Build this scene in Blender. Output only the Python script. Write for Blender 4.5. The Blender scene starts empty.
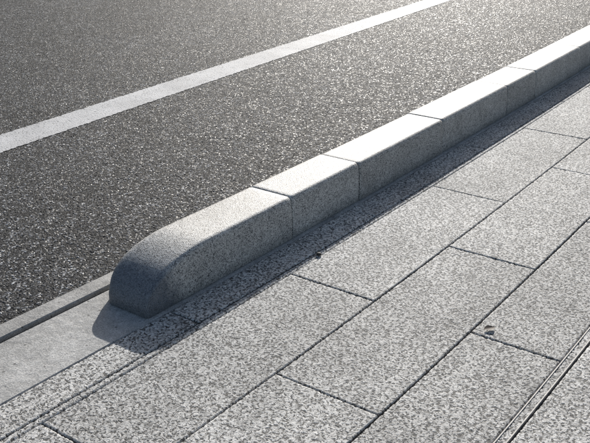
import bpy, math, random
import numpy as np
from mathutils import Vector
random.seed(4); np.random.seed(4)
H=1.15
sc=bpy.context.scene
sc.view_settings.view_transform='Standard'; sc.view_settings.look='None'; sc.view_settings.exposure=0

# ---------------- node helpers
class NT:
    def __init__(s,mat):
        s.t=mat.node_tree; s.t.nodes.clear()
    def n(s,typ,**kw):
        nd=s.t.nodes.new(typ)
        for k,v in kw.items(): setattr(nd,k,v)
        return nd
    def l(s,a,b): s.t.links.new(a,b)
    def setin(s,nd,key,val):
        if isinstance(val,(int,float,tuple,list)): nd.inputs[key].default_value=val
        else: s.l(val,nd.inputs[key])
    def math(s,op,a,b=0.0,c=None,clamp=False):
        nd=s.n('ShaderNodeMath',operation=op,use_clamp=clamp)
        s.setin(nd,0,a); s.setin(nd,1,b)
        if c is not None: s.setin(nd,2,c)
        return nd.outputs[0]
    def mix(s,f,a,b,blend='MIX'):
        nd=s.n('ShaderNodeMix',data_type='RGBA',blend_type=blend)
        s.setin(nd,0,f); s.setin(nd,6,a); s.setin(nd,7,b)
        return nd.outputs[2]
    def ramp(s,f,stops,interp='LINEAR'):
        nd=s.n('ShaderNodeValToRGB'); cr=nd.color_ramp; cr.interpolation=interp
        while len(cr.elements)<len(stops): cr.elements.new(0.5)
        for e,(p,c) in zip(cr.elements,stops):
            e.position=p; e.color=(c,c,c,1) if isinstance(c,(int,float)) else (*c,1)
        s.l(f,nd.inputs[0]); return nd.outputs[0]
    def noise(s,vec,scale,detail=2,rough=.5,dim='3D'):
        nd=s.n('ShaderNodeTexNoise',noise_dimensions=dim)
        s.l(vec,nd.inputs['Vector']); nd.inputs['Scale'].default_value=scale
        nd.inputs['Detail'].default_value=detail; nd.inputs['Roughness'].default_value=rough
        return nd
    def vor(s,vec,scale,dim='2D',feature='F1',rand=1):
        nd=s.n('ShaderNodeTexVoronoi',voronoi_dimensions=dim,feature=feature)
        s.l(vec,nd.inputs['Vector']); nd.inputs['Scale'].default_value=scale
        nd.inputs['Randomness'].default_value=rand
        return nd
def newmat(name):
    m=bpy.data.materials.new(name); m.use_nodes=True
    return m,NT(m)
def g(v,tint=(1,1,1)): return (v*tint[0],v*tint[1],v*tint[2])

def warped(t,amount,scale,dim='2D'):
    tc=t.n('ShaderNodeTexCoord')
    nz=t.noise(tc.outputs['Object'],scale,2,.5,dim)
    sub=t.n('ShaderNodeVectorMath',operation='SUBTRACT'); t.l(nz.outputs['Color'],sub.inputs[0]); sub.inputs[1].default_value=(.5,.5,.5)
    scl=t.n('ShaderNodeVectorMath',operation='SCALE'); t.l(sub.outputs[0],scl.inputs[0]); scl.inputs['Scale'].default_value=amount
    add=t.n('ShaderNodeVectorMath',operation='ADD'); t.l(tc.outputs['Object'],add.inputs[0]); t.l(scl.outputs[0],add.inputs[1])
    return tc,add.outputs[0]

def finish(t,col,rough,height=None,disp=None,bump=None,spec=.5,mat=None):
    b=t.n('ShaderNodeBsdfPrincipled'); t.setin(b,'Base Color',col); t.setin(b,'Roughness',rough)
    t.setin(b,'Specular IOR Level',spec)
    o=t.n('ShaderNodeOutputMaterial'); t.l(b.outputs[0],o.inputs[0])
    if bump is not None:
        bn=t.n('ShaderNodeBump'); bn.inputs['Strength'].default_value=bump[0]; bn.inputs['Distance'].default_value=bump[1]
        t.l(height,bn.inputs['Height']); t.l(bn.outputs[0],b.inputs['Normal'])
    if disp is not None:
        d=t.n('ShaderNodeDisplacement'); d.inputs['Midlevel'].default_value=disp[1]; d.inputs['Scale'].default_value=disp[0]
        t.l(height,d.inputs['Height']); t.l(d.outputs[0],o.inputs['Displacement'])
        mat.displacement_method='BOTH'

# ---------------- asphalt
def asphalt(paint=False):
    m,t=newmat('white_road_paint' if paint else 'asphalt')
    tc,v=warped(t,.010,85)
    v1=t.vor(v,145); v2=t.vor(v,280)
    d1=t.math('MULTIPLY',v1.outputs['Distance'],v1.outputs['Distance'])
    dome1=t.math('SUBTRACT',1.0,t.math('MULTIPLY',d1,1.7))
    sep=t.n('ShaderNodeSeparateColor'); t.l(v1.outputs['Color'],sep.inputs[0])
    hrand=t.math('MULTIPLY_ADD',sep.outputs[1],.75,.25)
    h1=t.math('MULTIPLY',dome1,hrand)
    d2=t.math('SUBTRACT',1.0,v2.outputs['Distance'])
    h=t.math('ADD',t.math('MULTIPLY',h1,.75),t.math('MULTIPLY',d2,.25))
    big=t.noise(tc.outputs['Object'],1.6,5,.65,'2D').outputs[0]
    if not paint:
        C=(.96,.99,1.06)
        stone=t.ramp(sep.outputs[0],[(0,g(.018,C)),(.5,g(.038,C)),(.74,g(.085,C)),(.88,g(.22,C)),(1,g(.58,(.98,.99,1)))])
        pit=t.ramp(h,[(.26,0.0),(.48,1.0)])
        col=t.mix(pit,(.011,.0115,.013,1),stone)
        col=t.mix(1.0,col,t.ramp(big,[(.3,.75),(.7,1.22)]),'MULTIPLY')
        gl=t.ramp(sep.outputs[2],[(0,.72),(.85,.66),(.95,.45)])
        sp=t.ramp(sep.outputs[2],[(0,.08),(.85,.12),(.95,.35)])
        finish(t,col,gl,height=h,disp=(.0040,.55),mat=m,spec=sp)
    else:
        cov=t.ramp(t.math('ADD',h,t.math('MULTIPLY',t.noise(tc.outputs['Object'],9,3,.6,'2D').outputs[0],.5)),[(.36,0.0),(.52,1.0)])
        fine=t.noise(tc.outputs['Object'],160,2,.6,'2D').outputs[0]
        wc=t.mix(fine,(.55,.55,.56,1),(.78,.78,.78,1))
        wc=t.mix(1.0,wc,t.ramp(t.noise(tc.outputs['Object'],4,5,.65,'2D').outputs[0],[(.3,.8),(.65,1.05)]),'MULTIPLY')
        col=t.mix(cov,(.16,.16,.165,1),wc)
        finish(t,col,.7,height=h,disp=(.0012,.5),mat=m,spec=.2)
    return m
# ---------------- exposed aggregate slab
def aggregate():
    m,t=newmat('exposed_aggregate')
    tc,v=warped(t,.011,100)
    o=tc.outputs['Object']
    v1=t.vor(v,165); v2=t.vor(v,380)
    sep=t.n('ShaderNodeSeparateColor'); t.l(v1.outputs['Color'],sep.inputs[0])
    sep2=t.n('ShaderNodeSeparateColor'); t.l(v2.outputs['Color'],sep2.inputs[0])
    nz=t.noise(v,135,2.5,.6,'2D').outputs[0]
    f=t.math('ADD',nz,t.math('MULTIPLY_ADD',v1.outputs['Distance'],-.34,.165))
    f=t.math('ADD',f,t.math('MULTIPLY_ADD',sep.outputs[1],.16,-.08))
    # wear: some patches smoother, some more open
    f=t.math('ADD',f,t.math('MULTIPLY_ADD',t.noise(o,11,3,.6,'2D').outputs[0],.10,-.05))
    plat=t.ramp(f,[(.37,0.0),(.48,.75),(.66,1.0)],'EASE')
    h=t.math('ADD',t.math('MULTIPLY',plat,.8),t.math('MULTIPLY',t.noise(o,330,2,.6,'2D').outputs[0],.28))
    at=t.n('ShaderNodeAttribute',attribute_name='joint'); jf=at.outputs['Fac']
    sl=t.n('ShaderNodeAttribute',attribute_name='slab').outputs['Fac']
    big=t.noise(o,3.0,5,.6,'2D').outputs[0]
    W=(1,.98,.945)
    stone=t.ramp(sep.outputs[0],[(0,g(.15,W)),(.13,g(.42,W)),(.45,g(.62,W)),(1,g(.84,W))])
    stone=t.mix(1.0,stone,t.ramp(sep2.outputs[0],[(0,.6),(.22,.92),(1,1.06)]),'MULTIPLY')
    pit=t.ramp(f,[(.385,0.0),(.46,1.0)])
    col=t.mix(pit,(.10,.096,.09,1),stone)
    col=t.mix(1.0,col,t.ramp(big,[(.3,.82),(.7,1.08)]),'MULTIPLY')
    col=t.mix(1.0,col,t.ramp(sl,[(0,.88),(1,1.06)]),'MULTIPLY')
    jn=t.math('ADD',jf,t.math('MULTIPLY_ADD',t.noise(o,90,2,.6,'2D').outputs[0],.8,-.4))
    jm=t.ramp(jn,[(.45,0.0),(.75,1.0)])
    col=t.mix(jm,col,(.075,.07,.064,1))
    hh=t.math('MULTIPLY',h,t.math('SUBTRACT',1.0,t.math('MULTIPLY',jf,.6)))
    finish(t,col,.7,height=hh,disp=(.0022,.8),mat=m,spec=.3)
    return m
def concrete(name,base,tint=(1,.985,.955),fine=250):
    m,t=newmat(name)
    tc=t.n('ShaderNodeTexCoord'); o=tc.outputs['Object']
    a=t.noise(o,fine,3,.7).outputs[0]; b=t.noise(o,6,5,.6).outputs[0]; c=t.noise(o,45,3,.6).outputs[0]
    col=t.ramp(a,[(.3,g(base*.5,tint)),(.5,g(base,tint)),(.7,g(base*1.35,tint))])
    col=t.mix(1.0,col,t.ramp(b,[(.3,.68),(.7,1.15)]),'MULTIPLY')
    col=t.mix(1.0,col,t.ramp(c,[(.3,.78),(.65,1.08)]),'MULTIPLY')
    sp=t.vor(o,55,'3D'); s2=t.n('ShaderNodeSeparateColor'); t.l(sp.outputs['Color'],s2.inputs[0])
    k=t.math('MULTIPLY',t.math('GREATER_THAN',s2.outputs[0],.85),t.math('LESS_THAN',sp.outputs['Distance'],.2))
    col=t.mix(t.math('MULTIPLY',k,.7),col,(.06,.055,.05,1))
    h=t.math('ADD',a,t.math('MULTIPLY',c,1.5))
    finish(t,col,.75,height=h,bump=(.8,.0018),spec=.3)
    return m
def granite():
    m,t=newmat('granite')
    tc=t.n('ShaderNodeTexCoord'); o=tc.outputs['Object']
    v=t.vor(o,380,'3D'); sep=t.n('ShaderNodeSeparateColor'); t.l(v.outputs['Color'],sep.inputs[0])
    W=(1,.98,.945)
    col=t.ramp(sep.outputs[0],[(0,g(.07)),(.16,g(.2)),(.3,g(.48,W)),(.7,g(.62,W)),(1,g(.82,W))])
    b=t.noise(o,7,5,.62).outputs[0]; c=t.noise(o,60,4,.7).outputs[0]
    col=t.mix(1.0,col,t.ramp(b,[(.3,.82),(.7,1.1)]),'MULTIPLY')
    col=t.mix(1.0,col,t.ramp(c,[(.35,.82),(.6,1.05)]),'MULTIPLY')
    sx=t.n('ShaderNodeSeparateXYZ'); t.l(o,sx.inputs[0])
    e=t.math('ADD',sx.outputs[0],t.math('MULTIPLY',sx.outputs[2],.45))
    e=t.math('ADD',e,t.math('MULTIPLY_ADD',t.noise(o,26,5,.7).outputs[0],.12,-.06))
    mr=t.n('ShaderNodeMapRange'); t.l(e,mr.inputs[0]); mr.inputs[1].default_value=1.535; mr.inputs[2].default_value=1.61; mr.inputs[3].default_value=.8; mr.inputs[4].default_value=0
    col=t.mix(mr.outputs[0],col,t.mix(t.ramp(sep.outputs[1],[(.2,0.0),(.9,1.0)]),(.06,.075,.10,1),(.16,.19,.235,1)))  # kerb nose: wet wear plus bluish sky-lit shade, painted into the stone colour
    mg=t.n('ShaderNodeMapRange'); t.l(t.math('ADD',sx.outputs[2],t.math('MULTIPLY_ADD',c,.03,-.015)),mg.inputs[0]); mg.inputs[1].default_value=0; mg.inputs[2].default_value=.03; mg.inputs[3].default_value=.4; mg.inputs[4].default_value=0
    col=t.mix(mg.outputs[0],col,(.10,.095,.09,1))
    at=t.n('ShaderNodeAttribute',attribute_name='tone').outputs['Fac']
    col=t.mix(1.0,col,t.ramp(at,[(0,.85),(1,1.08)]),'MULTIPLY')
    h=t.math('ADD',t.math('MULTIPLY',v.outputs['Distance'],1.0),t.math('MULTIPLY',c,1.2))
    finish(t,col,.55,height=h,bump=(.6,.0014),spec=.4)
    return m
def plain(name,c,rough=.7,metal=0):
    m,t=newmat(name)
    tc=t.n('ShaderNodeTexCoord'); a=t.noise(tc.outputs['Object'],120,4,.7).outputs[0]
    col=t.mix(a,(c[0]*.5,c[1]*.5,c[2]*.5,1),(c[0]*1.5,c[1]*1.5,c[2]*1.5,1))
    finish(t,col,rough,height=a,bump=(.5,.001))
    t.t.nodes['Principled BSDF'].inputs['Metallic'].default_value=metal
    return m

M_asph=asphalt(); M_paint=asphalt(True); M_agg=aggregate()
M_conc=concrete('smooth_concrete',.52); M_strip=concrete('edge_concrete',.44)
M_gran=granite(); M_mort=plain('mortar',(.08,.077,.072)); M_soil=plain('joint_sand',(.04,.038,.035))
M_ground=plain('ground_soil',(.10,.09,.07)); M_metal=plain('steel',(.34,.33,.32),.65,.4)

# ---------------- mesh helpers
def link(me,name,mat,parent=None):
    ob=bpy.data.objects.new(name,me); sc.collection.objects.link(ob)
    if mat: me.materials.append(mat)
    if parent: ob.parent=parent
    return ob
def grid(xs,ys,zf,name,mat,yoff=None,attrs=None,smooth=True):
    xs=np.array(xs,dtype=float);ys=np.array(ys,dtype=float); nx,ny=len(xs),len(ys)
    X,Y=np.meshgrid(xs,ys,indexing='ij')
    Yw=Y+(yoff(X,Y) if yoff else 0)
    Z=zf(X,Y) if callable(zf) else np.full_like(X,zf)
    co=np.stack([X,Yw,Z],-1).reshape(-1,3).astype(np.float32)
    i=np.arange(nx-1)[:,None]*ny+np.arange(ny-1)[None,:]
    q=np.stack([i,i+ny,i+ny+1,i+1],-1).reshape(-1).astype(np.int32)
    nf=(nx-1)*(ny-1)
    me=bpy.data.meshes.new(name)
    me.vertices.add(len(co)); me.vertices.foreach_set('co',co.ravel())
    me.loops.add(len(q)); me.loops.foreach_set('vertex_index',q)
    me.polygons.add(nf); me.polygons.foreach_set('loop_start',(np.arange(nf)*4).astype(np.int32))
    me.update(calc_edges=True)
    me.polygons.foreach_set('use_smooth',np.full(nf,smooth))
    if attrs:
        for k,f in attrs.items():
            a=me.attributes.new(k,'FLOAT','POINT'); a.data.foreach_set('value',f(X,Y).astype(np.float32).ravel())
    me.validate()
    return link(me,name,mat)
def graded(a,b,d0,d1,pre=(),post=()):
    out=list(pre); x=a
    while x<b:
        out.append(x); f=(x-a)/(b-a); x+=d0+(d1-d0)*f
    out.append(b); out+=list(post); return out

# ---------------- alignments: the whole street bends gently to the left
def bend(s):
    x=np.maximum(np.asarray(s,dtype=float)/H-1.3,0)
    return H*.0135*x**1.6
T0=1.343*H
KW=.172*H; KH=.122*H

gx=[-400,-100,-20,-5,20,60,150,400]
grid(gx,gx,-.06,'ground',M_ground)

# road
pre=[-60,-30,-15,-8,-4,-2,-1,0,.5]; post=[9,10,12,16,24,40,60]
xs=graded(.9*H,6.95*H,.0038,.0085,pre,post)
R0=1.604*H
ys=graded(R0,5.9*H,.0038,.011,(),[7.2,7.6,8,9,10])
grid(xs,ys,-.004,'road',M_asph,yoff=lambda X,Y:bend(np.minimum(X,12))*(1+0*Y))

def ln(sv,lo,hi,name,z):
    xs=graded(sv[0],sv[1],.006,.009,[-40,-20,-8,-2],[9,12,20,40])
    ysn=np.linspace(0,1,int((hi-lo)*H/.006))
    base=lambda X:(2.654*H+(X-1.82*H)*.0775)
    rag=lambda X,Y:np.where((Y<lo*H+.001)|(Y>hi*H-.001),.003*np.sin(X*61)*np.sin(X*23+1)+.0025*np.sin(X*173),0)
    return grid(xs,list(lo*H+ysn*(hi-lo)*H),z,name,M_paint,yoff=lambda X,Y:base(np.minimum(X,14))+rag(X,Y))
ln((1.4*H,6.6*H),0,.172,'white_line',-.0024)

ks=list(np.linspace(-12,0,10))+list(np.linspace(.2,12,80))
def sheet(name,t0,t1,z,mat,parent=None):
    ob=grid(ks,[t0,t1],z,name,mat,yoff=lambda X,Y:bend(X)); ob.parent=parent; return ob
def bar(name,t0,t1,ztop,zbot,mat,parent=None,ch=.002):
    prof=[(t0,zbot),(t0,ztop-ch),(t0+ch,ztop),(t1-ch,ztop),(t1,ztop-ch),(t1,zbot)]
    vs=[];fs=[]
    for s in ks:
        b=float(bend(s))
        for (y,z) in prof: vs.append((s,y+b,z))
    n=len(prof)
    for i in range(len(ks)-1):
        for j in range(n-1):
            fs.append((i*n+j,i*n+j+1,(i+1)*n+j+1,(i+1)*n+j))
    me=bpy.data.meshes.new(name); me.from_pydata(vs,[],fs); me.update()
    import bmesh
    bm=bmesh.new(); bm.from_mesh(me); bmesh.ops.recalc_face_normals(bm,faces=bm.faces)
    if sum(f.normal.z for f in bm.faces)<0: bmesh.ops.reverse_faces(bm,faces=bm.faces)
    bm.to_mesh(me); bm.free()
    return link(me,name,mat,parent)
gut=bpy.data.objects.new('gutter',None); sc.collection.objects.link(gut)
bar('kerb_bed',1.331*H,1.530*H,-.001,-.05,M_conc,gut,.003)
bar('edge_strip',1.545*H,1.598*H,0.001,-.05,M_strip,gut,.003)
sheet('joint_bed',1.30*H,1.62*H,-.012,M_soil,gut)

# ---------------- pavement slabs
TE=1.329
rows=[
 (TE,1.236,[.52,1.31,2.10,2.89,3.68,4.47,5.26]),
 (1.236,1.217,[.30,2.00,3.7,5.4]),
 (1.217,.965,[.055,.845,1.64,2.43,3.22,4.01,4.8,5.6]),
 (.965,.714,[.455,1.245,2.035,2.835,3.62,4.41,5.2]),
 (.714,.502,[.055,.845,1.64,2.43,3.22,4.01,4.8]),
 (.502,.478,[.2,3.0]),
 (.478,.225,[.455,1.245,2.035,2.835,3.62,4.41,5.2]),
 (.225,-.03,[.055,.845,1.64,2.43,3.22,4.01,4.8]),
 (-.03,-.28,[.455,1.245,2.035,2.835,3.62,4.41,5.2]),
]
js=sorted({c*H for r in rows for c in r[2]})
tt=sorted({r[0]*H for r in rows}|{r[1]*H for r in rows})
def addj(lst,joints):
    lst=[x for x in lst if all(abs(x-j)>.0055 for j in joints)]
    for j in joints: lst+=[j-.0034,j-.0013,j,j+.0013,j+.0034]
    return sorted(lst)
xs=addj(graded(.75*H,5.7*H,.0028,.0058,[-12,-6,-3,-1.5,-.5,0,.3,.6],[7,8,9,10,12]),js)
ys=addj(graded(.33*H,TE*H,.0028,.0028,list(np.arange(-.28*H,.32*H,.02))),tt)
ys=[y for y in ys if y<=TE*H+.0001]
slabr=np.random.rand(400)
def jfun(d): return np.clip((.0035-np.abs(d))/.0022,0,1)
def analyse(X,Y):
    J=np.zeros_like(X); S=np.zeros_like(X)
    for t in tt:
        w=.6 if abs(t-1.217*H)<1e-4 else 1
        J=np.maximum(J,w*jfun(Y-t))
    k=0
    for hi,lo,cs in rows:
        msk=(Y<=hi*H)&(Y>lo*H)
        idx=np.zeros(X.shape,int)
        for c in cs:
            J=np.where(msk,np.maximum(J,jfun(X-c*H)),J)
            idx+=(X>c*H)
        S=np.where(msk,slabr[(idx+k)%400],S); k+=37
    return J,S
cache={}
def an(X,Y):
    if 'a' not in cache: cache['a']=analyse(X,Y)
    return cache['a']
def zf(X,Y):
    J,S=an(X,Y); return -.005*J+(S-.5)*.0014
grid(xs,ys,zf,'pavement',M_agg,yoff=lambda X,Y:bend(X),attrs={'joint':lambda X,Y:an(X,Y)[0],'slab':lambda X,Y:an(X,Y)[1]})

ed=bpy.data.objects.new('metal_edging_strip',None); sc.collection.objects.link(ed)
bar('rail_1',.4975*H,.5010*H,.0018,-.02,M_metal,ed,.0008)
bar('rail_2',.4795*H,.4830*H,.0018,-.02,M_metal,ed,.0008)

# ---------------- kerb stones
def section(w,h,r1,r2,ins=0):
    p=[(0+ins,0),(0+ins,h*.5)]
    n=7
    for i in range(n+1):
        a=math.pi-(math.pi/2)*i/n
        p.append((ins+.004+r1+r1*math.cos(a),h-ins-r1+r1*math.sin(a)))
    for i in range(n+1):
        a=math.pi/2-(math.pi/2)*i/n
        p.append((w-ins-.008-r2+r2*math.cos(a),h-ins-r2+r2*math.sin(a)))
    p+=[(w-ins,h*.4),(w-ins,0)]
    return p
kerb=bpy.data.objects.new('kerb',None); sc.collection.objects.link(kerb)
R1,R2=.018,.032
def sweep(stations,name,mat,tone,jy=0,jz=0):
    vs=[];fs=[]; n=None
    for (s,ins,hf,sa,sb) in stations:
        pr=section(KW,KH+jz,R1,R2,ins); n=len(pr)
        for (y,z) in pr:
            y=sa+y*(KW-sa-sb)/KW
            vs.append((s,T0+float(bend(s))+y+jy,z*hf+.0005))
    m=len(stations)
    for i in range(m-1):
        for j in range(n-1):
            fs.append((i*n+j,(i+1)*n+j,(i+1)*n+j+1,i*n+j+1))
    fs.append(tuple(range(n))); fs.append(tuple(reversed(range((m-1)*n,m*n))))
    me=bpy.data.meshes.new(name); me.from_pydata(vs,[],fs); me.update()
    import bmesh
    bm=bmesh.new(); bm.from_mesh(me); bmesh.ops.recalc_face_normals(bm,faces=bm.faces)
    for f in bm.faces: f.smooth=len(f.verts)==4
    bm.to_mesh(me); bm.free()
    a=me.attributes.new('tone','FLOAT','POINT'); a.data.foreach_set('value',[tone]*len(vs))
    return link(me,name,mat,kerb)
joints=[1.252,1.825,2.18,2.753,3.350,3.672,4.282,4.88,5.21,5.81,6.40,6.73,7.33,7.95,8.3]
joints=[j*H for j in joints]
G=.0018
def rnd(d,r): return 0 if d>r else r*(1-math.sqrt(max(0,1-((r-d)/r)**2)))
for k in range(len(joints)-1):
    a,b=joints[k],joints[k+1]
    st=[]
    if k==0:
        A=.225*H
        for i in range(36):
            q=(i/35)**1.7
            hf=(1-(1-q)**1.85)**(1/1.85)
            hf=.15+.85*hf
            d=A*q
            st.append((a+d,0,hf,rnd(d,.010),rnd(d,.13)*.5))
        s0=a+A+.01
    else:
        st+=[(a+G,.0028,1,0,0),(a+G+.001,.0010,1,0,0),(a+G+.003,0,1,0,0)]
        s0=a+.02
    s=s0
    while s<b-.02:
        st.append((s,0,1,0,0)); s+=.04
    st+=[(b-G-.003,0,1,0,0),(b-G-.001,.0010,1,0,0),(b-G,.0028,1,0,0)]
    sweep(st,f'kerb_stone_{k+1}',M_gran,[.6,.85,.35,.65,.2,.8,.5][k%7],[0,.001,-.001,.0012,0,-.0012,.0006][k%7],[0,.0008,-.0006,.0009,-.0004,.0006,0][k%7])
st=[(x,.005,1,0,0) for x in np.arange(joints[1]-.1,joints[-1]-.05,.05)]
sweep(st,'mortar',M_mort,.5)

# ---------------- litter
import bmesh
def pebble(name,loc,r,mat):
    bm=bmesh.new(); bmesh.ops.create_icosphere(bm,subdivisions=3,radius=r)
    for v in bm.verts:
        n=math.sin(v.co.x*190+1)*math.cos(v.co.y*230)*.15
        v.co*=1+n; v.co.z*=.6; v.co.x*=1.25
    for f in bm.faces: f.smooth=True
    me=bpy.data.meshes.new(name); bm.to_mesh(me); bm.free()
    ob=link(me,name,mat); ob.location=loc; ob.rotation_euler=(.1,.2,.8); return ob
M_peb=plain('dark_stone',(.05,.045,.04)); M_leaf=plain('dry_leaf',(.07,.045,.03))
pebble('pebble',(1.775*H,1.224*H,.005),.008,M_peb)
def leaf(name,loc,L,rot):
    vs=[];fs=[];n=10
    for i in range(n+1):
        u=i/n; w=L*.36*math.sin(math.pi*u)**.8
        for j,k in enumerate((-1,-.5,0,.5,1)):
            vs.append(((u-.5)*L,k*w*.9,.002+.18*L*(abs(k)**1.6)*math.sin(math.pi*u)*.6+.05*L*(u-.5)**2*4))
    for i in range(n):
        for j in range(4): fs.append((i*5+j,(i+1)*5+j,(i+1)*5+j+1,i*5+j+1))
    me=bpy.data.meshes.new(name); me.from_pydata(vs,[],fs); me.update()
    for p in me.polygons: p.use_smooth=True
    ob=link(me,name,M_leaf); ob.location=loc; ob.rotation_euler=(0,0,rot); return ob
leaf('fallen_leaf',(1.675*H,.685*H,.001),.034,-.5)

# ---------------- light
ds,dt=-2.15,-1.12
el=math.atan(1/math.hypot(ds,dt))
L=bpy.data.lights.new('sun','SUN'); L.energy=5.0; L.angle=math.radians(.53); L.color=(1,.97,.92)
lo=bpy.data.objects.new('sun',L); sc.collection.objects.link(lo)
lo.rotation_euler=Vector((ds,dt,-1)).to_track_quat('-Z','Y').to_euler(); lo.location=(5,3,6)
w=bpy.data.worlds.new('World'); sc.world=w; w.use_nodes=True
nt=w.node_tree; sky=nt.nodes.new('ShaderNodeTexSky'); sky.sky_type='NISHITA'; sky.sun_disc=False
sky.sun_elevation=el; sky.sun_rotation=math.atan2(-ds,-dt); sky.dust_density=2; sky.ozone_density=1
bg=nt.nodes['Background']; bg.inputs[1].default_value=.085; nt.links.new(sky.outputs[0],bg.inputs[0])

# ---------------- camera
cd=bpy.data.cameras.new('camera'); cd.sensor_width=36; cd.lens=36*886/590; cd.clip_end=2000; cd.clip_start=.05
co=bpy.data.objects.new('camera',cd); sc.collection.objects.link(co)
co.location=(0,0,H); co.rotation_euler=(math.radians(90-22.7),0,math.radians(36.3-90))
sc.camera=co
